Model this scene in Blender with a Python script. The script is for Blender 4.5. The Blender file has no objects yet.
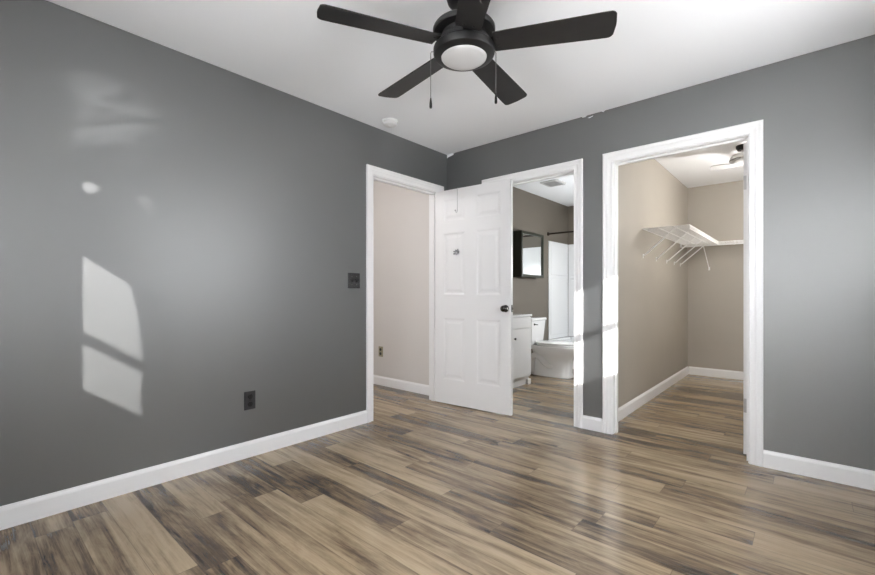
import bpy, bmesh, math, random
from mathutils import Vector, Matrix
sc = bpy.context.scene
COL = sc.collection
random.seed(4)

# ------------------------------------------------------------------ camera
cam_d = bpy.data.cameras.new('camera'); cam = bpy.data.objects.new('camera', cam_d); COL.objects.link(cam)
cam_d.sensor_fit = 'HORIZONTAL'; cam_d.sensor_width = 36.0
cam_d.lens = 422.7 / 875 * 36.0
cam_d.shift_y = 6.5 / 875
cam_d.clip_start = 0.02
cam.location = (2.711, -3.245, 1.05)
cam.rotation_euler = (math.radians(90), 0, math.radians(41.16))
sc.camera = cam

# ------------------------------------------------------------------ light
SUN_DIR = Vector((-1.0, 0.58, -0.417)).normalized()
wd = bpy.data.worlds.new('sky'); sc.world = wd; wd.use_nodes = True
bgn = wd.node_tree.nodes['Background']
# bright hazy sky above, sunlit ground below the horizon
_nt = wd.node_tree
_tc = _nt.nodes.new('ShaderNodeTexCoord'); _sp = _nt.nodes.new('ShaderNodeSeparateXYZ'); _rp = _nt.nodes.new('ShaderNodeValToRGB')
_mr = _nt.nodes.new('ShaderNodeMapRange'); _mr.inputs[1].default_value = -1; _mr.inputs[2].default_value = 1
_nt.links.new(_tc.outputs['Generated'], _sp.inputs[0]); _nt.links.new(_sp.outputs[2], _mr.inputs[0]); _nt.links.new(_mr.outputs[0], _rp.inputs[0])
_rp.color_ramp.elements[0].position = .46; _rp.color_ramp.elements[0].color = (.70, .70, .70, 1)
_rp.color_ramp.elements[1].position = .52; _rp.color_ramp.elements[1].color = (.66, .67, .69, 1)
_nt.links.new(_rp.outputs[0], bgn.inputs[0]); bgn.inputs[1].default_value = 18.5
sd = bpy.data.lights.new('sun', 'SUN'); sd.energy = 4.9; sd.angle = math.radians(0.6); sd.color = (1, .97, .92)
so = bpy.data.objects.new('sun', sd); COL.objects.link(so)
so.rotation_euler = SUN_DIR.to_track_quat('-Z', 'Y').to_euler(); so.location = (8, -7, 6)

def area(name, loc, direction, sx, sy, energy, color=(1, 1, 1), portal=False):
    d = bpy.data.lights.new(name, 'AREA'); d.shape = 'RECTANGLE'; d.size = sx; d.size_y = sy
    d.energy = energy; d.color = color
    o = bpy.data.objects.new(name, d); COL.objects.link(o); o.location = loc
    o.rotation_euler = Vector(direction).to_track_quat('-Z', 'Y').to_euler()
    if portal: d.cycles.is_portal = True
    return o
# daylight portals sit outside the two windows
area('daylight_portal', (3.44, -1.22, 1.35), (-1, 0, 0), 0.7, 1.6, 1, portal=True)
area('daylight_portal', (2.157, -3.79, 1.35), (0, 1, 0), 1.56, 1.6, 1, portal=True)
# added unseen fill lights that brighten the neighbouring rooms
def fill_point(name, loc, energy, color, radius=0.08):
    d = bpy.data.lights.new(name, 'POINT'); d.energy = energy; d.color = color; d.shadow_soft_size = radius
    o = bpy.data.objects.new(name, d); COL.objects.link(o); o.location = loc
fill_point('hall_fill', (-0.95, -1.9, 2.2), 15, (1, .98, .96))
fill_point('bathroom_fill', (1.25, 1.9, 1.45), 25, (.95, .98, 1))
fill_point('closet_fill', (2.62, 1.65, 1.95), 19, (1, .97, .94))
# added spots outside stand in for reflected sun, throwing flecks through the front window
def glint_spot(name, target, gate, back, energy, size, blend, pattern=None):
    t, g = Vector(target), Vector(gate); p = g + (g - t) * back
    d = bpy.data.lights.new(name, 'SPOT'); d.energy = energy; d.spot_size = math.radians(size); d.spot_blend = blend
    d.shadow_soft_size = 0.004; d.color = (1, .98, .95)
    o = bpy.data.objects.new(name, d); COL.objects.link(o); o.location = p
    o.rotation_euler = (t - p).to_track_quat('-Z', 'Y').to_euler()
    if pattern:
        d.use_nodes = True; nt = d.node_tree; em = nt.nodes['Emission']
        tc = nt.nodes.new('ShaderNodeTexCoord'); nz = nt.nodes.new('ShaderNodeTexNoise')
        nz.inputs['Scale'].default_value = pattern; nz.inputs['Detail'].default_value = 2; nz.inputs['Distortion'].default_value = 1.5
        nt.links.new(tc.outputs['Normal'], nz.inputs['Vector'])
        r = nt.nodes.new('ShaderNodeValToRGB'); e = r.color_ramp.elements
        e[0].position = .36; e[0].color = (.05,)*3 + (1,); e[1].position = .5; e[1].color = (1,)*3 + (1,)
        q = e.new(.62); q.color = (.08,)*3 + (1,)
        nt.links.new(nz.outputs['Fac'], r.inputs[0]); nt.links.new(r.outputs[0], em.inputs['Strength'])
glint_spot('glint_spot', (0, -2.795, 1.585), (1.58, -3.65, 1.56), 1.0, 650, 1.0, .5)
glint_spot('glint_spot', (0, -2.56, 1.555), (1.60, -3.65, 1.50), 1.0, 420, 1.0, .4)
glint_spot('ripple_spot', (0, -2.72, 1.98), (1.60, -3.65, 1.60), 1.0, 480, 7.5, 1.0, 9.0)

sc.view_settings.view_transform = 'Standard'; sc.view_settings.look = 'None'
sc.view_settings.gamma = 1.0; sc.view_settings.use_curve_mapping = False
sc.view_settings.exposure = 1.13
sc.cycles.use_denoising = True
sc.cycles.max_bounces = 14; sc.cycles.diffuse_bounces = 8; sc.cycles.transparent_max_bounces = 12
sc.cycles.sample_clamp_indirect = 6.0

# ------------------------------------------------------------------ materials
def lin(c):
    c /= 255.0
    return c / 12.92 if c <= 0.04045 else ((c + 0.055) / 1.055) ** 2.4
def rgb(r, g, b): return (lin(r), lin(g), lin(b), 1)

def mat(name, color, rough=0.5, metal=0.0, spec=0.5, bump=0.0, bscale=200.0, var=0.0, vscale=3.0, coat=0.0, ior=1.5):
    m = bpy.data.materials.new(name); m.use_nodes = True
    nt = m.node_tree; b = nt.nodes['Principled BSDF']
    b.inputs['Base Color'].default_value = color; b.inputs['Roughness'].default_value = rough
    b.inputs['Metallic'].default_value = metal; b.inputs['Specular IOR Level'].default_value = spec
    b.inputs['Coat Weight'].default_value = coat; b.inputs['IOR'].default_value = ior
    tc = nt.nodes.new('ShaderNodeTexCoord')
    if bump > 0:
        n = nt.nodes.new('ShaderNodeTexNoise'); n.inputs['Scale'].default_value = bscale; n.inputs['Detail'].default_value = 3
        nt.links.new(tc.outputs['Object'], n.inputs['Vector'])
        bp = nt.nodes.new('ShaderNodeBump'); bp.inputs['Strength'].default_value = bump; bp.inputs['Distance'].default_value = 0.002
        nt.links.new(n.outputs['Fac'], bp.inputs['Height']); nt.links.new(bp.outputs['Normal'], b.inputs['Normal'])
    if var > 0:
        n = nt.nodes.new('ShaderNodeTexNoise'); n.inputs['Scale'].default_value = vscale; n.inputs['Detail'].default_value = 4
        nt.links.new(tc.outputs['Object'], n.inputs['Vector'])
        r = nt.nodes.new('ShaderNodeValToRGB')
        r.color_ramp.elements[0].position = 0.3; r.color_ramp.elements[1].position = 0.7
        r.color_ramp.elements[0].color = tuple(c * (1 - var) for c in color[:3]) + (1,)
        r.color_ramp.elements[1].color = tuple(min(1, c * (1 + var)) for c in color[:3]) + (1,)
        nt.links.new(n.outputs['Fac'], r.inputs['Fac']); nt.links.new(r.outputs['Color'], b.inputs['Base Color'])
    return m

M = {}
M['grey'] = mat('grey_satin_paint', rgb(53, 56, 58), 0.47, spec=1.0, ior=1.95, bump=0.02, bscale=60, var=0.03, vscale=2.5)
M['ceil'] = mat('white_ceiling_paint', rgb(243, 245, 248), 0.85)
M['trim'] = mat('white_semigloss_paint', rgb(235, 235, 236), 0.3)
M['doorp'] = mat('white_door_paint', rgb(228, 228, 229), 0.38)
M['hall'] = mat('warm_beige_paint', rgb(210, 206, 203), 0.6, bump=0.05, bscale=60)
M['tan'] = mat('tan_wall_paint', rgb(170, 164, 154), 0.6, bump=0.05, bscale=60, var=0.02)
M['taupe'] = mat('taupe_wall_paint', rgb(112, 105, 95), 0.6, bump=0.05, bscale=60, var=0.02)
M['black'] = mat('matte_black_metal', rgb(24, 24, 25), 0.42, spec=0.4)
M['blade'] = mat('black_wood_blade', rgb(33, 32, 32), 0.45, spec=0.35, var=0.15, vscale=18)
M['frost'] = mat('frosted_glass', rgb(196, 196, 196), 0.35, spec=0.4)
M['chrome'] = mat('brushed_nickel', rgb(150, 148, 144), 0.25, metal=1.0)
M['hinge'] = mat('satin_hinge_metal', rgb(176, 176, 178), 0.5, metal=0.4)
M['dkchrome'] = mat('dark_nickel', rgb(90, 88, 86), 0.22, metal=1.0)
M['plate'] = mat('charcoal_plastic', rgb(54, 54, 56), 0.3)
M['plate2'] = mat('black_plastic', rgb(24, 24, 26), 0.3)
M['glossplate'] = mat('dark_glossy_metal_plate', rgb(78, 78, 80), 0.18, metal=0.8)
M['porc'] = mat('white_porcelain', rgb(236, 236, 236), 0.12, coat=0.3)
M['acry'] = mat('white_acrylic', rgb(232, 233, 234), 0.22)
M['vanity'] = mat('white_cabinet_paint', rgb(236, 236, 236), 0.35)
M['bronze'] = mat('oil_rubbed_bronze', rgb(58, 50, 44), 0.35, metal=0.8)
M['green'] = mat('dark_green_wood', rgb(42, 45, 33), 0.45, var=0.15, vscale=20)
M['mirror'] = mat('mirror_glass', rgb(225, 228, 228), 0.02, metal=1.0)
M['wire'] = mat('white_vinyl_wire', rgb(240, 240, 240), 0.35)
M['plas'] = mat('white_plastic', rgb(226, 226, 226), 0.4)
M['fanw'] = mat('off_white_fan_enamel', rgb(196, 196, 196), 0.45)
M['ventm'] = mat('grey_vent_plastic', rgb(196, 196, 196), 0.5)
M['beigep'] = mat('almond_plate', rgb(150, 142, 118), 0.4)
M['slot'] = mat('dark_slot', rgb(40, 38, 35), 0.5)
M['silver'] = mat('grey_ribbon', rgb(150, 150, 152), 0.4, var=0.3, vscale=60)
M['cord'] = mat('pale_grey_cord', rgb(216, 216, 216), 0.5)
M['chain'] = mat('pull_chain_metal', rgb(120, 120, 120), 0.35, metal=0.6)
M['extw'] = mat('exterior_siding', rgb(200, 198, 190), 0.7)

def cloth(name, tr):
    m = bpy.data.materials.new(name); m.use_nodes = True; nt = m.node_tree
    nt.nodes.clear()
    o = nt.nodes.new('ShaderNodeOutputMaterial'); mx = nt.nodes.new('ShaderNodeMixShader')
    d = nt.nodes.new('ShaderNodeBsdfDiffuse'); t = nt.nodes.new('ShaderNodeBsdfTranslucent')
    d.inputs[0].default_value = (.85, .85, .85, 1); t.inputs[0].default_value = (.9, .9, .9, 1); mx.inputs[0].default_value = tr
    nt.links.new(d.outputs[0], mx.inputs[1]); nt.links.new(t.outputs[0], mx.inputs[2]); nt.links.new(mx.outputs[0], o.inputs[0])
    return m
M['cloth'] = cloth('sun_mask_sheer', .7); M['lined'] = cloth('sun_mask_dense', .22)  # cloth used only for the added sun-shaping sheets
def pane():
    m = bpy.data.materials.new('window_glass'); m.use_nodes = True; nt = m.node_tree
    nt.nodes.clear()
    o = nt.nodes.new('ShaderNodeOutputMaterial'); mx = nt.nodes.new('ShaderNodeMixShader')
    t = nt.nodes.new('ShaderNodeBsdfTransparent'); g = nt.nodes.new('ShaderNodeBsdfGlossy'); g.inputs['Roughness'].default_value = .02
    mx.inputs[0].default_value = .05
    nt.links.new(t.outputs[0], mx.inputs[1]); nt.links.new(g.outputs[0], mx.inputs[2]); nt.links.new(mx.outputs[0], o.inputs[0])
    return m
M['pane'] = pane()

def floor_mat():
    m = bpy.data.materials.new('wood_plank_flooring'); m.use_nodes = True; nt = m.node_tree; L = nt.links
    b = nt.nodes['Principled BSDF']
    def N(t, **k):
        n = nt.nodes.new(t)
        for a, v in k.items(): setattr(n, a, v)
        return n
    def mth(op, a, bb=None, c=None, clamp=False):
        n = N('ShaderNodeMath', operation=op); n.use_clamp = clamp
        for i, v in enumerate((a, bb, c)):
            if v is None: continue
            if isinstance(v, (int, float)): n.inputs[i].default_value = v
            else: L.new(v, n.inputs[i])
        return n.outputs[0]
    def comb(x, y, z=0.0):
        n = N('ShaderNodeCombineXYZ')
        for i, v in enumerate((x, y, z)):
            if isinstance(v, (int, float)): n.inputs[i].default_value = v
            else: L.new(v, n.inputs[i])
        return n.outputs[0]
    def noise(vec, scale, detail, rough=0.5, dist=0.0):
        n = N('ShaderNodeTexNoise'); n.inputs['Scale'].default_value = scale; n.inputs['Detail'].default_value = detail
        n.inputs['Roughness'].default_value = rough; n.inputs['Distortion'].default_value = dist
        L.new(vec, n.inputs['Vector']); return n.outputs['Fac']
    def white(vec):
        n = N('ShaderNodeTexWhiteNoise', noise_dimensions='2D'); L.new(vec, n.inputs['Vector']); return n.outputs['Value']
    tc = N('ShaderNodeTexCoord'); sp = N('ShaderNodeSeparateXYZ'); L.new(tc.outputs['Object'], sp.inputs[0])
    x, y = sp.outputs[0], sp.outputs[1]
    W_, LEN = 0.131, 1.05
    ys = mth('DIVIDE', mth('ADD', y, 20.0 * W_ + 0.003), W_); row = mth('FLOOR', ys); fy = mth('FRACT', ys)
    rr = white(comb(row, 7.3))
    xs = mth('ADD', mth('DIVIDE', x, LEN), mth('MULTIPLY', rr, 9.7)); colm = mth('FLOOR', xs); fx = mth('FRACT', xs)
    pid = white(comb(colm, row)); pid2 = white(comb(row, mth('ADD', colm, 31.7)))
    # grain, offset for every board
    ox = mth('ADD', x, mth('MULTIPLY', pid, 53.0)); oy = mth('ADD', y, mth('MULTIPLY', pid2, 29.0))
    g1 = noise(comb(mth('MULTIPLY', ox, 1.5), mth('MULTIPLY', oy, 38.0), pid), 1.0, 6, 0.62, 0.4)
    g2 = noise(comb(mth('MULTIPLY', ox, 1.0), mth('MULTIPLY', oy, 9.0), pid2), 1.0, 4, 0.6, 1.1)
    g3 = noise(comb(mth('MULTIPLY', ox, 4.0), mth('MULTIPLY', oy, 160.0), 0.0), 1.0, 3, 0.6)
    g4 = noise(comb(mth('MULTIPLY', ox, 5.0), mth('MULTIPLY', oy, 17.0), 3.0), 1.0, 6, 0.7, 1.0)
    v = mth('ADD', mth('MULTIPLY', g1, 0.56), mth('MULTIPLY', g2, 0.95))
    v = mth('ADD', v, mth('MULTIPLY', g3, 0.26)); v = mth('ADD', v, mth('MULTIPLY', g4, 0.38))
    v = mth('ADD', v, mth('MULTIPLY', pid, 0.30))
    v = mth('SUBTRACT', mth('MULTIPLY', v, 1.22), 0.995)
    ramp = N('ShaderNodeValToRGB'); L.new(v, ramp.inputs[0]); e = ramp.color_ramp.elements
    e[0].position = 0.12; e[0].color = rgb(52, 43, 35)
    e[1].position = 0.82; e[1].color = rgb(168, 150, 125)
    for p_, c_ in ((0.26, rgb(76, 64, 52)), (0.36, rgb(100, 85, 68)), (0.46, rgb(126, 109, 87)), (0.60, rgb(148, 130, 105))):
        q = e.new(p_); q.color = c_
    # narrow joints between boards
    ey = mth('GREATER_THAN', mth('ABSOLUTE', mth('SUBTRACT', fy, 0.5)), 0.490)
    ex = mth('GREATER_THAN', mth('ABSOLUTE', mth('SUBTRACT', fx, 0.5)), 0.4985)
    seam = mth('MULTIPLY', mth('MAXIMUM', ey, ex), 0.45)
    mix = N('ShaderNodeMix', data_type='RGBA'); L.new(seam, mix.inputs[0]); L.new(ramp.outputs[0], mix.inputs[6])
    mix.inputs[7].default_value = rgb(60, 50, 40)
    L.new(mix.outputs[2], b.inputs['Base Color'])
    rg = mth('ADD', mth('MULTIPLY', g1, 0.10), 0.18); L.new(rg, b.inputs['Roughness'])
    b.inputs['Specular IOR Level'].default_value = 0.7
    bp = N('ShaderNodeBump'); bp.inputs['Strength'].default_value = 0.06; bp.inputs['Distance'].default_value = 0.002
    L.new(mth('SUBTRACT', g3, mth('MULTIPLY', seam, 1.5)), bp.inputs['Height']); L.new(bp.outputs['Normal'], b.inputs['Normal'])
    return m
M['floor'] = floor_mat()

# ------------------------------------------------------------------ mesh helpers
class MB:
    def __init__(s): s.bm = bmesh.new()
    def box(s, x0, x1, y0, y1, z0, z1):
        vs = [s.bm.verts.new(p) for p in ((x0,y0,z0),(x1,y0,z0),(x1,y1,z0),(x0,y1,z0),(x0,y0,z1),(x1,y0,z1),(x1,y1,z1),(x0,y1,z1))]
        for f in ((3,2,1,0),(4,5,6,7),(0,1,5,4),(1,2,6,5),(2,3,7,6),(3,0,4,7)): s.bm.faces.new([vs[i] for i in f])
        return s
    def poly_prism(s, pts, axis_vec):
        """closed polygon pts (3D) pushed along axis_vec"""
        a = [s.bm.verts.new(p) for p in pts]; b = [s.bm.verts.new(Vector(p) + Vector(axis_vec)) for p in pts]
        n = len(pts)
        s.bm.faces.new(a); s.bm.faces.new(list(reversed(b)))
        for i in range(n): s.bm.faces.new((a[i], b[i], b[(i+1) % n], a[(i+1) % n]))
        return s
    def loft(s, rings, cap=True, closed=True):
        vr = [[s.bm.verts.new(p) for p in r] for r in rings]
        n = len(rings[0])
        for i in range(len(vr) - 1):
            for j in range(n if closed else n - 1):
                s.bm.faces.new((vr[i][j], vr[i][(j+1) % n], vr[i+1][(j+1) % n], vr[i+1][j]))
        if cap:
            s.bm.faces.new(list(reversed(vr[0]))); s.bm.faces.new(vr[-1])
        return s
    def lathe(s, prof, c=(0,0,0), axis=(0,0,1), seg=32):
        q = Vector((0,0,1)).rotation_difference(Vector(axis).normalized()); c = Vector(c)
        rings = []
        for r, z in prof:
            r = max(r, 0.0004)
            rings.append([c + q @ Vector((r*math.cos(2*math.pi*k/seg), r*math.sin(2*math.pi*k/seg), z)) for k in range(seg)])
        return s.loft(rings)
    def tube(s, pts, r, seg=8):
        pts = [Vector(p) for p in pts]; rings = []
        rr = r if isinstance(r, (list, tuple)) else [r] * len(pts)
        up = None
        for i, p in enumerate(pts):
            t = (pts[min(i+1, len(pts)-1)] - pts[max(i-1, 0)]).normalized()
            if up is None:
                up = Vector((0,0,1)) if abs(t.z) < 0.9 else Vector((1,0,0))
            a = t.cross(up).normalized(); bb = a.cross(t).normalized(); up = bb
            rings.append([p + (a*math.cos(2*math.pi*k/seg) + bb*math.sin(2*math.pi*k/seg)) * rr[i] for k in range(seg)])
        return s.loft(rings)
    def build(s, name, m, parent=None, loc=(0,0,0), rot=(0,0,0), bevel=0.0, bseg=2, smooth=None, mats=None):
        bmesh.ops.recalc_face_normals(s.bm, faces=s.bm.faces[:])
        if smooth is not None:
            for f in s.bm.faces: f.smooth = True
            for e in s.bm.edges:
                if len(e.link_faces) == 2 and e.calc_face_angle(0) > math.radians(smooth): e.smooth = False
        me = bpy.data.meshes.new(name); s.bm.to_mesh(me); s.bm.free()
        o = bpy.data.objects.new(name, me); COL.objects.link(o)
        me.materials.append(m)
        if mats:
            for mm, fn in mats:
                me.materials.append(mm); k = len(me.materials) - 1
                for p in me.polygons:
                    if fn(p.normal, p.center): p.material_index = k
        o.location = loc; o.rotation_euler = rot
        if parent: o.parent = parent
        if bevel > 0:
            bv = o.modifiers.new('bevel', 'BEVEL'); bv.width = bevel; bv.segments = bseg; bv.limit_method = 'ANGLE'; bv.angle_limit = math.radians(40)
        return o

def tag(o, label, cat, group=None, kind=None):
    o['label'] = label; o['category'] = cat
    if group: o['group'] = group
    if kind: o['kind'] = kind
    return o
def struct(o, label=None, cat=None):
    o['kind'] = 'structure'
    if label: o['label'] = label; o['category'] = cat
    return o
def empty(name, loc=(0,0,0), rz=0):
    o = bpy.data.objects.new(name, None); COL.objects.link(o); o.location = loc; o.rotation_euler = (0,0,rz)
    o.empty_display_size = 0.1
    return o

H = 2.44
W, LY = 3.3, 3.65
T = 0.115
DH = 2.035                       # height of the door openings
# openings
L0, L1 = -0.955, -0.135          # bedroom doorway in the left wall (along y)
B0, B1 = 0.505, 1.314            # bathroom doorway in the back wall (along x)
K0, K1 = 1.619, 2.436            # closet doorway in the back wall
RW0, RW1 = -1.54, -0.90          # window in the right wall (along y)
FW0, FW1 = 1.414, 2.90           # window in the front wall (along x)
WZ0, WZ1 = 0.60, 2.10

# ------------------------------------------------------------------ structure
struct(MB().box(-1.62, W+.12, -LY-.12, 3.29, -0.1, 0).build('floor', M['floor']), 'wood-look plank floor running through bedroom, hall, bathroom and closet', 'floor')
struct(MB().box(-1.62, W+.12, -LY-.12, 3.29, H, H+.1).build('ceiling', M['ceil']), 'flat white ceiling', 'ceiling')

cl_ = bpy.data.objects['ceiling']
for pts in ([(.001, 2.4399), (.088, 2.4399), (.085, 2.423), (.060, 2.420), (.04, 2.417), (.02, 2.414), (.001, 2.405)],
            [(1.38, 2.4399), (1.42, 2.4399), (1.41, 2.431), (1.385, 2.432)], [(1.425, 2.420), (1.47, 2.427), (1.468, 2.421), (1.44, 2.414)], [(1.53, 2.4399), (1.56, 2.4399), (1.548, 2.430)]):
    MB().poly_prism([(x, -.0006, zz) for x, zz in pts], (0, .0004, 0)).build('ragged_paint_edge', M['ceil'], cl_)
b = MB(); b.box(-T, 0, -LY-.12, L0-.018, 0, H); b.box(-T, 0, L1+.018, 0, 0, H); b.box(-T, 0, L0-.018, L1+.018, DH+.018, H)
struct(b.build('wall_left', M['grey'], mats=[(M['hall'], lambda n, c: n.x < -.5)]), 'dark grey wall on the left with the bedroom doorway', 'wall')
b = MB()
for x0, x1 in ((-T, B0-.018), (B1+.018, K0-.018), (K1+.018, W+.12)): b.box(x0, x1, 0, T, 0, H)
for x0, x1 in ((B0-.018, B1+.018), (K0-.018, K1+.018)): b.box(x0, x1, 0, T, DH+.018, H)
struct(b.build('wall_back', M['grey'], mats=[(M['taupe'], lambda n, c: n.y > .5 and c.x < 1.47), (M['tan'], lambda n, c: n.y > .5 and c.x >= 1.47)]), 'dark grey wall with the bathroom and closet doorways', 'wall')
b = MB(); b.box(W, W+.12, -LY-.12, RW0, 0, H); b.box(W, W+.12, RW1, 0, 0, H); b.box(W, W+.12, RW0, RW1, 0, WZ0); b.box(W, W+.12, RW0, RW1, WZ1, H)
struct(b.build('wall_right', M['grey'], mats=[(M['extw'], lambda n, c: n.x > .5)]), 'dark grey window wall to the right of the camera', 'wall')
b = MB(); b.box(0, FW0, -LY-.12, -LY, 0, H); b.box(FW1, W, -LY-.12, -LY, 0, H); b.box(FW0, FW1, -LY-.12, -LY, 0, WZ0); b.box(FW0, FW1, -LY-.12, -LY, WZ1, H)
struct(b.build('wall_front', M['grey'], mats=[(M['extw'], lambda n, c: n.y < -.5)]), 'dark grey window wall behind the camera', 'wall')
struct(MB().box(-1.62, -T, 0, T, 0, H).build('wall_hall', M['hall']), 'pale beige hall wall seen through the bedroom doorway', 'wall')
struct(MB().box(-1.62, -1.5, -LY, 0, 0, H).build('wall_hall_end', M['hall']), 'beige end wall of the hall', 'wall')
struct(MB().box(-1.62, -T, -LY-.12, -LY, 0, H).build('wall_hall_front', M['hall']), 'beige front wall of the hall', 'wall')
struct(MB().box(-.265, -.15, T, 3.29, 0, H).build('wall_bathroom_left', M['taupe']), 'taupe bathroom wall behind the toilet and mirror', 'wall')
struct(MB().box(-.15, 1.41, 3.17, 3.29, 0, H).build('wall_bathroom_back', M['taupe']), 'taupe wall at the far end of the bathroom', 'wall')
struct(MB().box(1.41, 1.53, T, 3.29, 0, H).build('wall_closet_left', M['tan'], mats=[(M['taupe'], lambda n, c: n.x < -.5)]), 'tan closet wall carrying the wire shelf', 'wall')
struct(MB().box(1.53, 3.07, 3.1, 3.29, 0, H).build('wall_closet_back', M['tan']), 'tan back wall of the closet', 'wall')
struct(MB().box(2.95, 3.07, T, 3.1, 0, H).build('wall_closet_right', M['tan']), 'tan right wall of the closet', 'wall')

# baseboards: profile (distance from wall, height)
BBP = [(0, 0), (.014, 0), (.014, .082), (.011, .090), (.006, .096), (.004, .102), (0, .102)]
nbb = [0]
def baseboard(name, p0, p1, n, label):
    p0 = Vector(p0); p1 = Vector(p1); n = Vector(n)
    pts = [p0 + n * d + Vector((0, 0, z)) for d, z in BBP]
    struct(MB().poly_prism(pts, p1 - p0).build(name, M['trim']), label, 'baseboard')
baseboard('baseboard_left', (0, -LY, 0), (0, L0-.076, 0), (1, 0, 0), 'long white baseboard along the left grey wall')
baseboard('baseboard_back_middle', (1.389, 0, 0), (1.544, 0, 0), (0, -1, 0), 'short white baseboard between the two doorways')
baseboard('baseboard_back_right', (2.511, 0, 0), (W, 0, 0), (0, -1, 0), 'white baseboard right of the closet doorway')
baseboard('baseboard_back_left', (0.016, 0, 0), (.43, 0, 0), (0, -1, 0), 'white baseboard behind the open bedroom door')
baseboard('baseboard_right', (W, -LY, 0), (W, -.016, 0), (-1, 0, 0), 'white baseboard under the right window')
baseboard('baseboard_front', (.016, -LY, 0), (W-.016, -LY, 0), (0, 1, 0), 'white baseboard under the front window')
baseboard('baseboard_hall', (-1.5, 0, 0), (-T-.002, 0, 0), (0, -1, 0), 'white baseboard along the beige hall wall')
baseboard('baseboard_closet_left', (1.53, T+.02, 0), (1.53, 3.1, 0), (1, 0, 0), 'white baseboard along the left closet wall')
baseboard('baseboard_closet_back', (1.546, 3.1, 0), (2.95, 3.1, 0), (0, -1, 0), 'white baseboard along the back of the closet')
baseboard('baseboard_closet_right', (2.95, T+.02, 0), (2.95, 3.084, 0), (-1, 0, 0), 'white baseboard along the right closet wall')
baseboard('baseboard_bathroom', (-.15, 1.21, 0), (-.15, 2.41, 0), (1, 0, 0), 'white baseboard behind the toilet')

# casings: profile (distance outwards from the opening, thickness)
CP = [(0, 0), (0, .009), (.004, .011), (.010, .009), (.026, .011), (.036, .015), (.042, .0135), (.056, .017), (.064, .0165), (.070, .012), (.070, 0)]
def casing_mb(b, O, U, Nn, u0, u1, z0, z1, bottom=False):
    O, U, Nn = Vector(O), Vector(U), Vector(Nn); Zv = Vector((0, 0, 1)); g = 0.005
    u0 -= g; u1 += g; z1 += g
    if bottom:
        z0 -= g
        path = [((u0, z0), (-1, -1)), ((u0, z1), (-1, 1)), ((u1, z1), (1, 1)), ((u1, z0), (1, -1)), ((u0, z0), (-1, -1))]
    else:
        path = [((u0, z0), (-1, 0)), ((u0, z1), (-1, 1)), ((u1, z1), (1, 1)), ((u1, z0), (1, 0))]
    rings = [[O + U * (u + du * d) + Zv * (z + dz * d) + Nn * t for d, t in CP] for (u, z), (du, dz) in path]
    b.loft(rings, cap=not bottom)
def door_trim(name, O, U, Nn, u0, u1, label, other_side=True):
    b = MB()
    casing_mb(b, O, U, Nn, u0, u1, 0, DH)
    if other_side: casing_mb(b, Vector(O) - Vector(Nn) * T, U, -Vector(Nn), u0, u1, 0, DH)
    # jamb liner and stop
    Uv, Nv, Ov = Vector(U), Vector(Nn), Vector(O)
    def bx(ua, ub, na, nb, za, zb):
        p, q = Ov + Uv * ua + Nv * na, Ov + Uv * ub + Nv * nb
        b.box(min(p.x, q.x), max(p.x, q.x), min(p.y, q.y), max(p.y, q.y), za, zb)
    bx(u0-.018, u0, -T, 0, 0, DH); bx(u1, u1+.018, -T, 0, 0, DH); bx(u0-.018, u1+.018, -T, 0, DH, DH+.018)
    return struct(b.build(name, M['trim']), label, 'door frame')
def stops(b, O, U, Nn, u0, u1, n0, n1):
    Uv, Nv, Ov = Vector(U), Vector(Nn), Vector(O)
    for ua, ub, za, zb in ((u0, u0+.012, 0, DH-.012), (u1-.012, u1, 0, DH-.012), (u0, u1, DH-.012, DH)):
        p, q = Ov + Uv * ua + Nv * n0, Ov + Uv * ub + Nv * n1
        b.box(min(p.x, q.x), max(p.x, q.x), min(p.y, q.y), max(p.y, q.y), za, zb)
t1 = door_trim('trim_1', (0, 0, 0), (0, 1, 0), (1, 0, 0), L0, L1, 'white frame of the bedroom doorway to the hall')
t2 = door_trim('trim_2', (0, 0, 0), (1, 0, 0), (0, -1, 0), B0, B1, 'white frame of the bathroom doorway')
t3 = door_trim('trim_3', (0, 0, 0), (1, 0, 0), (0, -1, 0), K0, K1, 'white frame of the closet doorway')
b = MB(); stops(b, (0,0,0), (0,1,0), (1,0,0), L0, L1, -.078, -.040); b.build('door_stop', M['trim'], t1)
b = MB(); stops(b, (0,0,0), (1,0,0), (0,-1,0), B0, B1, -.078, -.045); b.build('door_stop', M['trim'], t2)
b = MB(); stops(b, (0,0,0), (1,0,0), (0,-1,0), K0, K1, -.075, -.042); b.build('door_stop', M['trim'], t3)
# strike plate on the left closet jamb, where the sun falls
MB().box(K0-.002, K0+.0012, .078, .106, .905, .965).build('strike_plate', M['chrome'], t3)

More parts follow.
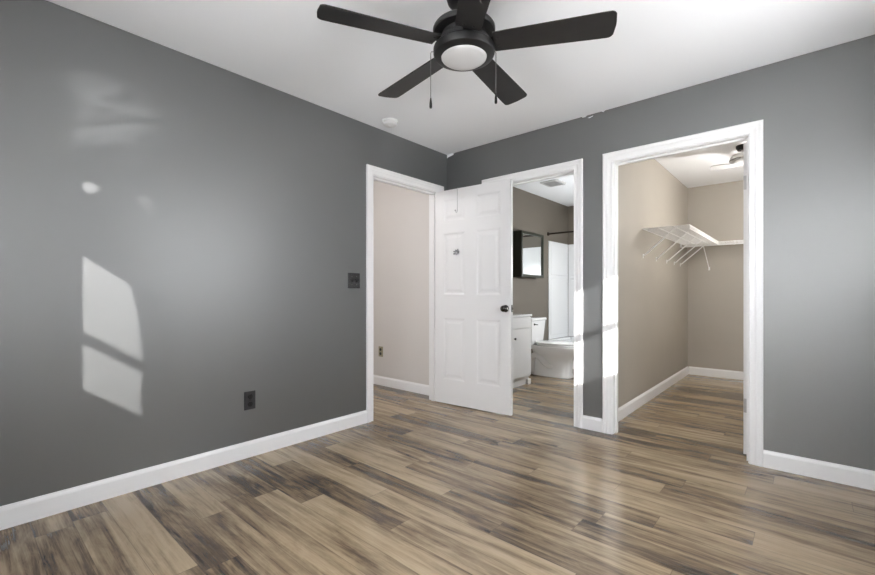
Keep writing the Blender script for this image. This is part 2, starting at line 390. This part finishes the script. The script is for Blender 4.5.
# windows behind and beside the camera
def window(name, O, U, Nn, u0, u1, rail0, rail1, label):
    """O on the inner wall face, Nn into the room"""
    b = MB(); casing_mb(b, O, U, Nn, u0, u1, WZ0, WZ1, bottom=True)
    Uv, Nv, Ov = Vector(U), Vector(Nn), Vector(O)
    def bx(bb, ua, ub, na, nb, za, zb):
        p, q = Ov + Uv * ua + Nv * na, Ov + Uv * ub + Nv * nb
        bb.box(min(p.x, q.x), max(p.x, q.x), min(p.y, q.y), max(p.y, q.y), za, zb)
    root = struct(b.build(name, M['trim']), label, 'window')
    s = MB(); e = .02
    bx(s, u0, u1, -.10, -.07, WZ0, WZ0+e); bx(s, u0, u1, -.10, -.07, WZ1-e, WZ1)
    bx(s, u0, u0+e, -.10, -.07, WZ0, WZ1); bx(s, u1-e, u1, -.10, -.07, WZ0, WZ1)
    s.build('sash', M['trim'], root)
    r = MB(); bx(r, u0, u1, -.022, -.002, rail0, rail1); r.build('meeting_rail', M['trim'], root)
    p = MB(); bx(p, u0+e, u1-e, -.088, -.084, WZ0+e, WZ1-e); p.build('pane', M['pane'], root)
    return root
window('window_1', (W, 0, 0), (0, 1, 0), (-1, 0, 0), RW0, RW1, 1.493, 1.545, 'white sash window in the right wall')
window('window_2', (0, -LY, 0), (1, 0, 0), (0, 1, 0), FW0, FW1, 1.412, 1.461, 'white sash window in the wall behind the camera')

# added cloth sheets, unseen by the camera: they shape the sun patches
def cloth_sheet(name, pts, axis, label, cat, m='cloth'):
    o = MB().poly_prism(pts, axis).build(name, M[m]); return tag(o, label, cat)
cloth_sheet('sun_mask_top', [(W-.030, RW0-.06, 1.866), (W-.030, RW1+.06, 1.866), (W-.030, RW1+.06, 2.16), (W-.030, RW0-.06, 2.16)], (.004, 0, 0), 'added white cloth trimming the sun at the top of the right window', 'sun blocker', 'lined')
cloth_sheet('sun_mask_low', [(W-.030, RW0-.06, .56), (W-.030, RW1+.06, .56), (W-.030, RW1+.06, 1.137), (W-.030, RW0-.06, 1.137)], (.004, 0, 0), 'added white cloth blocking the sun in the lower right window', 'curtain', 'lined')
fy_ = -LY + .026
cloth_sheet('sun_mask_top', [(FW0-.06, fy_, 1.815), (FW1+.06, fy_, 1.815), (FW1+.06, fy_, 2.16), (FW0-.06, fy_, 2.16)], (0, .004, 0), 'added white cloth trimming the sun at the top of the window behind the camera', 'sun blocker', 'lined')
cloth_sheet('sun_mask_low', [(FW0-.06, fy_, .56), (FW1+.06, fy_, .56), (FW1+.06, fy_, 1.146), (FW0-.06, fy_, 1.146)], (0, .004, 0), 'added sheer white cloth blocking the sun in the lower window behind the camera', 'curtain')
ed = [(x - .065, z) for x, z in [(1.86, 1.08), (1.85, 1.14), (1.838, 1.24), (1.856, 1.36), (1.853, 1.47), (1.83, 1.60), (1.80, 1.72), (1.765, 1.81), (1.74, 1.95), (1.73, 2.16)]]
pts = [(x, fy_ + .012, z) for x, z in ed] + [(FW1+.08, fy_ + .012, 2.16), (FW1+.08, fy_ + .012, 1.10)]
cloth_sheet('sun_mask_side', pts, (0, .004, 0), 'added sheer white cloth shaping the side edge of the sun patch on the left wall', 'curtain')

# ------------------------------------------------------------------ six-panel door
def panel_door_mb(w, h, t, xs, zs):
    """slab x 0..w, y 0..t, z 0..h with recessed panels on both faces"""
    b = MB(); bm = b.bm
    gx = sorted([0, w] + [v for p in xs for v in p]); gz = sorted([0, h] + [v for p in zs for v in p])
    for side, y0, sg in ((0, 0.0, 1), (1, t, -1)):
        for i in range(len(gx) - 1):
            for j in range(len(gz) - 1):
                x0, x1, z0, z1 = gx[i], gx[i+1], gz[j], gz[j+1]
                isp = any(abs(x0 - p[0]) < 1e-6 for p in xs) and any(abs(z0 - p[0]) < 1e-6 for p in zs)
                rings = [(0, 0)]
                if isp: rings += [(.008, .001), (.016, .004), (.024, .005), (.034, .005), (.056, .0015)]
                vr = []
                for ins, dep in rings:
                    y = y0 + sg * dep
                    vr.append([bm.verts.new(p) for p in ((x0+ins, y, z0+ins), (x1-ins, y, z0+ins), (x1-ins, y, z1-ins), (x0+ins, y, z1-ins))])
                for k in range(len(vr) - 1):
                    for q in range(4): bm.faces.new((vr[k][q], vr[k][(q+1) % 4], vr[k+1][(q+1) % 4], vr[k+1][q]))
                bm.faces.new(vr[-1])
    bmesh.ops.remove_doubles(bm, verts=bm.verts[:], dist=1e-5)
    # rim
    for (xa, za), (xb, zb) in (((0,0),(w,0)), ((w,0),(w,h)), ((w,h),(0,h)), ((0,h),(0,0))):
        bm.faces.new([bm.verts.new(p) for p in ((xa,0,za),(xb,0,zb),(xb,t,zb),(xa,t,za))])
    bmesh.ops.remove_doubles(bm, verts=bm.verts[:], dist=1e-5)
    return b
def knob_set(parent, x, z, y0, y1):
    for s, y in ((-1, y0), (1, y1)):
        prof = [(0, 0), (.031, 0), (.031, .004), (.026, .008), (.013, .011), (.011, .024), (.018, .030), (.026, .038), (.0275, .046), (.024, .054), (.012, .059), (0, .060)]
        MB().lathe(prof, (x, y, z), (0, s, 0), 28).build('door_knob', M['dkchrome'], parent, smooth=50)
def hinge_leafs(parent, x, zs, y0, y1, knuckle_y):
    for z in zs:
        b = MB(); b.box(x-.0015, x+.001, y0, y1, z-.045, z+.045)
        b.lathe([(0, -.045), (.006, -.045), (.006, .045), (0, .045)], (x-.004, knuckle_y, z), (0, 0, 1), 12)
        b.build('hinge', M['chrome'], parent)
PX = [(.095, .345), (.465, .715)]; PZ = [(.225, .815), (1.03, 1.62), (1.725, 1.94)]
door = panel_door_mb(.813, 2.025, .035, PX, PZ).build('door_1', M['doorp'], loc=(-.004, L1-.037, .010), rot=(0, 0, math.radians(4.0)))
struct(door, 'white six-panel bedroom door standing open against the back wall', 'door')
knob_set(door, .764, .915, 0, .035)
b = MB(); b.box(.8125, .8145, .006, .029, .885, .945); b.box(.813, .823, .012, .023, .907, .923); b.build('latch_plate', M['chrome'], door)
hinge_leafs(door, 0, (.22, 1.0, 1.80), .002, .030, .036)

cd = panel_door_mb(.805, 2.02, .035, PX, PZ).build('door_2', M['doorp'], loc=(K1-.001, T+.016, .012), rot=(0, 0, math.radians(90.0)))
struct(cd, 'white closet door folded open into the closet, seen edge on', 'door')
knob_set(cd, .745, .915, 0, .035)
for z in (.315, 1.76):
    b = MB(); b.box(-.0025, .0005, .010, .034, z-.045, z+.045)
    b.build('hinge', M['hinge'], cd)

# over-door hook and the small ornament on the bedroom door
hd = door.matrix_basis
def dpos(x, y, z): return hd @ Vector((x, y, z))
bpy.context.view_layer.update()
hd = Matrix.Translation(door.location) @ Matrix.Rotation(math.radians(4.0), 4, 'Z')
hk = empty('over_door_hook', hd @ Vector((.262, 0, 2.025)), math.radians(4.0))
tag(hk, 'thin grey wire hook hanging over the top of the open white door', 'hook')
MB().tube([(0, .039, -.03), (0, .039, .0025), (0, .030, .004), (0, .0, .004), (0, -.0035, .0025), (0, -.0035, -.19), (0, -.004, -.212), (-.002, -.012, -.226), (-.006, -.022, -.224), (-.008, -.026, -.210)], .0024, 8).build('hook_wire', M['hinge'], hk, smooth=60)
MB().lathe([(0, -.006), (.006, -.003), (.006, .003), (0, .006)], (-.008, -.026, -.207), (0, 0, 1), 12).build('hook_tip', M['chain'], hk, smooth=60)
orn = empty('door_ornament', hd @ Vector((.262, -.004, 1.432)), math.radians(4.0))
tag(orn, 'small crumpled grey ribbon ornament stuck on the upper left door panel', 'ornament')
b = MB()
for k in range(7):
    a = k * 2 * math.pi / 7; rr = .017 + .006 * (k % 2)
    pts = [(0, 0, 0), (rr*math.cos(a), -.009, .72*rr*math.sin(a)), (1.5*rr*math.cos(a+.2), -.014, 1.1*rr*math.sin(a+.2)), (1.1*rr*math.cos(a+.55), -.006, .8*rr*math.sin(a+.55)), (0, 0, 0)]
    b.tube(pts, [.003, .006, .007, .005, .003], 8)
b.tube([(-.004, -.004, -.006), (-.022, -.010, -.012), (-.038, -.006, -.018)], [.005, .011, .006], 8)
b.build('bow', M['silver'], orn, smooth=60)
MB().tube([(0, .001, .02), (0, .0018, .10), (0, .0018, .2)], .0012, 6).build('cord', M['cord'], orn)

# ------------------------------------------------------------------ ceiling fan
FC = (1.538, -1.7205)
fan = empty('ceiling_fan', (FC[0], FC[1], H))
tag(fan, 'large black five-blade ceiling fan with a frosted light bowl in the bedroom', 'ceiling fan')
def z(v): return v - H
MB().lathe([(0, z(2.44)), (.082, z(2.44)), (.082, z(2.40)), (.074, z(2.375)), (.056, z(2.36)), (0, z(2.36))], seg=48).build('canopy', M['black'], fan, smooth=40)
MB().lathe([(0, z(2.361)), (.02, z(2.361)), (.02, z(2.26)), (0, z(2.26))], seg=24).build('downrod', M['black'], fan, smooth=40)
MB().lathe([(0, z(2.285)), (.05, z(2.285)), (.118, z(2.264)), (.137, z(2.256)), (.141, z(2.250)), (.141, z(2.238)), (.136, z(2.232)), (.10, z(2.228)), (.085, z(2.21)), (.085, z(2.182)), (0, z(2.182))], seg=64).build('motor_housing', M['black'], fan, smooth=35)
MB().lathe([(0, z(2.198)), (.100, z(2.198)), (.117, z(2.194)), (.119, z(2.189)), (.119, z(2.170)), (.135, z(2.167)), (.139, z(2.161)), (.139, z(2.140)), (.135, z(2.131)), (.122, z(2.124)), (.106, z(2.121)), (.104, z(2.121)), (.104, z(2.130)), (0, z(2.130))], seg=64).build('light_kit', M['black'], fan, smooth=30)
MB().lathe([(0, z(2.129)), (.103, z(2.129)), (.102, z(2.120)), (.092, z(2.113)), (.07, z(2.107)), (.04, z(2.103)), (0, z(2.102))], seg=64).build('glass_bowl', M['frost'], fan, smooth=60)
def blade_mb():
    r0, r1 = .135, .645
    xs = [r0, .2, .3, .4, .5, .58, .622, .632, .640, .645]
    up, lo = [], []
    for x in xs:
        w = .056 + (.070 - .056) * min(1, (x - r0) / (.58 - r0))
        if x > .622:
            q = (x - .622) / (r1 - .622); w *= math.sqrt(max(0.02, 1 - q**2)) if q > .9 else 1 - .35 * q * q
        up.append((x, w)); lo.append((x, -w * .98))
    out = up + list(reversed(lo))
    return MB().poly_prism([(x, y, -.003) for x, y in out], (0, 0, .006))
for k in range(5):
    a = math.radians(26.8 + 72 * k)
    bl = blade_mb().build('blade', M['blade'], fan, loc=(0, 0, z(2.176)), bevel=.0015)
    bl.rotation_euler = (Matrix.Rotation(a, 3, 'Z') @ Matrix.Rotation(math.radians(-11), 3, 'X')).to_euler()
    ir = MB(); ir.box(.07, .150, -.022, .022, .003, .009); ir.box(.135, .185, -.036, .036, .003, .007)
    for yy in (-.022, .022):
        ir.lathe([(0, -.0055), (.005, -.005), (.006, -.003), (.006, .004), (0, .004)], (.152, yy, 0), (0, 0, 1), 12)
    ir.build('blade_iron', M['black'], bl, bevel=.001)
Rv = Vector((math.cos(math.radians(41.16)), math.sin(math.radians(41.16)), 0))
for lat, zk0, zk1 in ((-.151, 1.940, 1.894), (.145, 1.962, 1.915)):
    p = Rv * lat
    s = 1 if lat > 0 else -1
    ch = MB().tube([Rv * (s * .136) + Vector((0, 0, z(2.150))), Rv * (abs(lat) - .003) * s + Vector((0, 0, z(2.150))), p + Vector((0, 0, z(2.144))), p + Vector((0, 0, z(2.0))), p + Vector((0, 0, z(zk0)))], .0016, 8).build('pull_chain', M['chain'], fan)
    MB().lathe([(0, z(zk1)), (.005, z(zk1)), (.0065, z(zk1) + .006), (.006, z(zk1) + .022), (.003, z(zk0)), (0, z(zk0) + .003)], (p.x, p.y, 0), (0, 0, 1), 16).build('pull_knob', M['black'], ch, smooth=50)

# ------------------------------------------------------------------ small wall and ceiling fittings
sm = empty('smoke_detector', (.188, -.939, H))
tag(sm, 'round white smoke detector on the ceiling above the bedroom doorway', 'smoke detector')
MB().lathe([(0, 0), (.064, 0), (.064, -.010), (.058, -.014), (0, -.014)], seg=40).build('mounting_plate', M['plas'], sm, smooth=40)
MB().lathe([(0, -.014), (.055, -.014), (.053, -.030), (.044, -.038), (.018, -.040), (.016, -.043), (0, -.043)], seg=40).build('cover', M['plas'], sm, smooth=40)

sw = empty('light_switch', (0, -1.155, 1.156))
tag(sw, 'square shiny dark double light switch left of the bedroom doorway', 'light switch')
MB().box(0, .006, -.058, .058, -.060, .060).build('switch_plate', M['glossplate'], sw, bevel=.003)
for yy in (-.023, .023):
    b = MB(); b.box(.006, .0075, yy-.006, yy+.006, -.013, .013); tg = b.build('toggle', M['plate2'], sw)
    MB().poly_prism([(.007, yy-.004, -.002), (.007, yy-.004, .009), (.017, yy-.004, .014), (.018, yy-.004, .008)], (0, .008, 0)).build('lever', M['plate2'], tg)
    for zz in (-.032, .032):
        MB().lathe([(0, .006), (.003, .006), (.003, .0072), (0, .0072)], (0, yy, zz), (1, 0, 0), 10).build('screw', M['chrome'], sw)

def outlet(name, loc, rz, pm, sm_, label):
    o = empty(name, loc, rz); tag(o, label, 'outlet')
    MB().box(-.036, .036, -.006, 0, -.059, .059).build('cover_plate', pm, o, bevel=.002)
    for zz in (-.024, .024):
        r = MB(); r.lathe([(0, .006), (.0165, .006), (.0165, .0085), (0, .0085)], (0, 0, zz), (0, -1, 0), 20)
        rec = r.build('receptacle', sm_, o)
        q = MB(); q.box(-.0075, -.0055, -.0092, -.0086, zz-.002, zz+.007); q.box(.0055, .0075, -.0092, -.0086, zz-.002, zz+.007)
        q.build('slot', M['slot'], rec)
    MB().lathe([(0, .006), (.003, .006), (.003, .0075), (0, .0075)], (0, 0, 0), (0, -1, 0), 10).build('screw', M['chrome'], o)
    return o
outlet('wall_outlet', (0, -1.988, .364), math.pi / 2, M['plate'], M['plate2'], 'dark charcoal outlet low on the left grey wall')
outlet('wall_outlet', (-.993, 0, .386), 0, M['beigep'], M['slot'], 'small almond outlet low on the beige hall wall')

# ------------------------------------------------------------------ bathroom
BX = -.15
van = empty('bathroom_vanity', (BX + .002, .75, 0)); tag(van, 'white bathroom vanity cabinet standing left of the toilet', 'vanity')
b = MB(); b.box(0, .415, -.45, .45, .09, .79); b.box(0, .395, -.45, .45, 0, .09); b.build('body', M['vanity'], van, bevel=.002)
MB().box(.395, .425, .39, .452, 0, .06).build('foot', M['vanity'], van, bevel=.002)
MB().box(0, .44, -.455, .455, .79, .815).build('vanity_top', M['porc'], van, bevel=.004)
for y0, y1, ky in ((-.44, -.003, -.06), (.003, .44, .06)):
    d = MB(); d.box(.415, .433, y0, y1, .11, .655); dd = d.build('door', M['vanity'], van, bevel=.003)
    MB().lathe([(0, 0), (.006, 0), (.006, .010), (.013, .017), (.013, .022), (0, .026)], (.433, ky, .555), (1, 0, 0), 16).build('knob', M['dkchrome'], dd, smooth=50)
    MB().box(.415, .433, y0, y1, .663, .782).build('drawer_front', M['vanity'], van, bevel=.003)

toi = empty('toilet', (BX, 1.83, 0)); tag(toi, 'white toilet with closed lid beside the bathroom vanity', 'toilet')
def ell(cx, hx, hy, zz, n=40, p=2.3):
    r = []
    for k in range(n):
        t = 2 * math.pi * k / n; c, s = math.cos(t), math.sin(t)
        r.append((cx + hx * math.copysign(abs(c) ** (2 / p), c), hy * math.copysign(abs(s) ** (2 / p), s), zz))
    return r
b = MB()
b.loft([ell(.385, .275, .124, 0, p=3.2), ell(.385, .272, .121, .03, p=3.2), ell(.388, .262, .108, .06, p=3), ell(.395, .258, .106, .18, p=2.8), ell(.405, .262, .122, .235), ell(.412, .282, .152, .28), ell(.42, .300, .180, .325), ell(.425, .306, .188, .375), ell(.425, .304, .186, .392)])
for s in (-1, 1):   # the raised trapway on each flank
    b.tube([(.15, s*.088, .03), (.14, s*.095, .14), (.155, s*.100, .23), (.21, s*.104, .268), (.28, s*.104, .235), (.33, s*.100, .18), (.39, s*.096, .14), (.46, s*.080, .12)], [.042, .046, .046, .046, .046, .044, .040, .022], 14)
b.box(.03, .24, -.155, .155, .34, .392)
b.build('bowl', M['porc'], toi, bevel=.006, smooth=45)
MB().loft([ell(.45, .255, .180, .393), ell(.45, .262, .187, .398), ell(.45, .262, .187, .408), ell(.45, .256, .182, .413)]).build('seat', M['porc'], toi, smooth=50)
MB().loft([ell(.445, .252, .178, .414), ell(.445, .262, .188, .420), ell(.445, .258, .185, .432), ell(.44, .22, .15, .440), ell(.44, .10, .07, .443)]).build('lid', M['porc'], toi, smooth=60)
def rr(x0, x1, hy, zz, r=.03):
    out = []
    for cx, cy, a0 in ((x1-r, hy-r, 0), (x0+r, hy-r, 90), (x0+r, -hy+r, 180), (x1-r, -hy+r, 270)):
        for k in range(6):
            a = math.radians(a0 + 18 * k); out.append((cx + r*math.cos(a), cy + r*math.sin(a), zz))
    return out
MB().loft([rr(.03, .175, .165, .392), rr(.025, .185, .178, .45), rr(.016, .205, .200, .70)]).build('tank', M['porc'], toi, smooth=40)
MB().loft([rr(.010, .208, .203, .701), rr(.006, .216, .210, .706), rr(.006, .216, .210, .728), rr(.014, .206, .200, .736)]).build('tank_lid', M['porc'], toi, smooth=40)
b = MB(); b.lathe([(0, 0), (.013, 0), (.013, .007), (0, .010)], (.203, -.13, .655), (1, 0, 0), 16); b.tube([(.212, -.13, .655), (.214, -.10, .652), (.214, -.06, .648)], [.005, .005, .006], 8)
b.build('flush_lever', M['dkchrome'], toi)

mc = empty('mirror_cabinet', (BX, 1.80, 1.27)); tag(mc, 'dark green framed mirror cabinet on the taupe wall over the toilet', 'mirror')
MB().box(0, .112, -.30, .30, 0, .59).build('body', M['green'], mc, bevel=.003)
b = MB()
for y0, y1, z0, z1 in ((-.30, -.272, 0, .59), (.272, .30, 0, .59), (-.272, .272, 0, .034), (-.272, .272, .556, .59)): b.box(.113, .134, y0, y1, z0, z1)
b.build('frame', M['green'], mc, bevel=.003)
MB().box(.113, .118, -.274, .274, .032, .558).build('mirror_pane', M['mirror'], mc)

tub = empty('bathtub', (BX, 2.79, 0)); tag(tub, 'white alcove bathtub at the far end of the bathroom behind the toilet', 'bathtub')
b = MB(); TW = 1.56
b.box(.004, TW-.004, -.375, -.30, 0, .38); b.box(.004, TW-.004, .30, .372, 0, .38); b.box(.004, .09, -.30, .30, 0, .38); b.box(TW-.09, TW-.004, -.30, .30, 0, .38); b.box(.09, TW-.09, -.30, .30, 0, .09)
b.build('tub', M['acry'], tub, bevel=.012, bseg=3)
sr = empty('shower_surround', (BX, 2.79, .384)); tag(sr, 'white moulded shower wall panels above the bathtub', 'shower surround')
def panel(b, x0, x1, y0, y1, hh): b.box(x0, x1, y0, y1, 0, hh)
SH = 1.83 - .384
b = MB(); b.box(.003, .018, -.30, .352, 0, SH); b.box(.018, .026, -.25, .30, .95, SH-.06); b.box(.018, .024, -.25, .30, .06, .88); b.build('left_panel', M['acry'], sr, bevel=.006, bseg=3)
b = MB(); b.box(.019, TW-.019, .356, .374, 0, SH); b.box(.08, TW-.08, .346, .356, .95, SH-.06); b.box(.08, TW-.08, .348, .356, .06, .88); b.box(.08, .32, .26, .346, .90, .93); b.build('back_panel', M['acry'], sr, bevel=.006, bseg=3)
b = MB(); b.box(TW-.018, TW-.003, -.30, .352, 0, SH); b.box(TW-.026, TW-.018, -.25, .30, .95, SH-.06); b.box(TW-.024, TW-.018, -.25, .30, .06, .88); b.build('right_panel', M['acry'], sr, bevel=.006, bseg=3)
rod = empty('shower_rod', (BX, 2.49, 1.93)); tag(rod, 'thin dark bronze shower curtain rod above the bathtub', 'curtain rod')
MB().tube([(.004, 0, 0), (TW-.004, 0, 0)], .0125, 16).build('rod', M['bronze'], rod, smooth=60)
for xx, sx in ((.001, 1), (TW-.001, -1)):
    MB().lathe([(0, 0), (.03, 0), (.03, .006), (.018, .020), (0, .022)], (xx, 0, 0), (sx, 0, 0), 20).build('flange', M['bronze'], rod, smooth=50)
ev = empty('exhaust_vent', (.32, 1.69, H)); tag(ev, 'square grey exhaust vent in the bathroom ceiling', 'vent')
MB().loft([rr(-.115, .115, .135, -.012, .04), rr(-.125, .125, .145, -.006, .045), rr(-.125, .125, .145, 0, .045)]).build('frame', M['ventm'], ev)
b = MB()
for k in range(9): b.box(-.085, .085, -.10 + k*.024, -.09 + k*.024, -.016, -.012)
b.build('grille', M['ventm'], ev)

# ------------------------------------------------------------------ closet
sh = empty('wire_shelf', (1.53, 1.06, 1.67)); tag(sh, 'white wire shelf on the left closet wall with five slanted braces', 'shelf')
LN = 1.63; DP = .398
b = MB()
n = 125
for k in range(n):
    yy = .004 + k * (LN - .008) / (n - 1)
    b.tube([(.006, yy, 0), (DP-.002, yy, 0), (DP, yy, -.038)], .0017, 6)
b.build('wire_deck', M['wire'], sh)
b = MB()
for xx, zz in ((.008, -.004), (.14, -.0045), (.27, -.0045), (DP-.004, -.0045), (DP-.001, -.040)):
    b.tube([(xx, 0, zz), (xx, LN, zz)], .0033, 8)
b.build('support_rods', M['wire'], sh)
for yy in (.03, .494, .93, 1.283, 1.60):
    b = MB(); b.tube([(.004, yy, -.255), (.018, yy, -.248), (.285, yy, -.012), (.292, yy, -.004)], .0064, 10)
    b.box(.0005, .005, yy-.009, yy+.009, -.278, -.238)
    b.build('brace', M['wire'], sh)
b = MB(); b.box(.0005, .016, 1.59, 1.62, -.045, -.008); b.build('wall_clip', M['wire'], sh)

s2 = empty('wire_shelf', (1.536, 3.1, 1.67)); tag(s2, 'white wire shelf on the back closet wall seen edge on', 'shelf')
L2 = 1.408
b = MB(); n = 108
for k in range(n):
    xx = .004 + k * (L2 - .008) / (n - 1)
    b.tube([(xx, -.006, 0), (xx, -DP+.002, 0), (xx, -DP, -.038)], .0017, 6)
b.build('wire_deck', M['wire'], s2)
b = MB()
for yy, zz in ((-.008, -.004), (-.14, -.0045), (-.27, -.0045)):
    b.tube([(0, yy, zz), (L2, yy, zz)], .0033, 8)
for zz in (-.0045, -.040):
    b.tube([(0, -DP+.001, zz), (L2, -DP+.001, zz)], .0042, 8)
b.box(.535, .547, -DP-.004, -DP+.003, -.048, .002)
b.build('support_rods', M['wire'], s2)
for xx in (.235, 1.20):
    b = MB(); b.tube([(xx, -DP, -.042), (xx, -.02, -.288), (xx, -.004, -.296)], .0052, 10); b.box(xx-.009, xx+.009, -.005, -.0005, -.318, -.276)
    b.build('brace', M['wire'], s2)

f2 = empty('closet_fan', (2.262, 1.62, H)); tag(f2, 'small white ceiling fan with dark mount in the closet, half hidden by the door', 'ceiling fan')
MB().lathe([(0, 0), (.058, 0), (.058, -.02), (.046, -.042), (0, -.044)], seg=32).build('canopy', M['black'], f2, smooth=40)
MB().lathe([(0, -.044), (.016, -.044), (.016, -.085), (0, -.085)], seg=20).build('downrod', M['fanw'], f2, smooth=40)
MB().lathe([(0, -.066), (.05, -.070), (.088, -.085), (.105, -.108), (.108, -.130), (.098, -.152), (.080, -.166), (.05, -.172), (0, -.174)], seg=40).build('motor_housing', M['fanw'], f2, smooth=50)
MB().lathe([(.106, -.126), (.110, -.128), (.110, -.134), (.106, -.136)], seg=40).build('band', M['chrome'], f2, smooth=40)
for a in (192, 72, 312):
    bl = MB().poly_prism([(.05, -.03, 0), (.16, -.045, 0), (.24, -.045, 0), (.262, -.03, 0), (.262, .03, 0), (.24, .045, 0), (.16, .045, 0), (.05, .03, 0)], (0, 0, .006)).build('blade', M['fanw'], f2, loc=(0, 0, -.178))
    bl.rotation_euler = (Matrix.Rotation(math.radians(a), 3, 'Z') @ Matrix.Rotation(math.radians(12), 3, 'X')).to_euler()
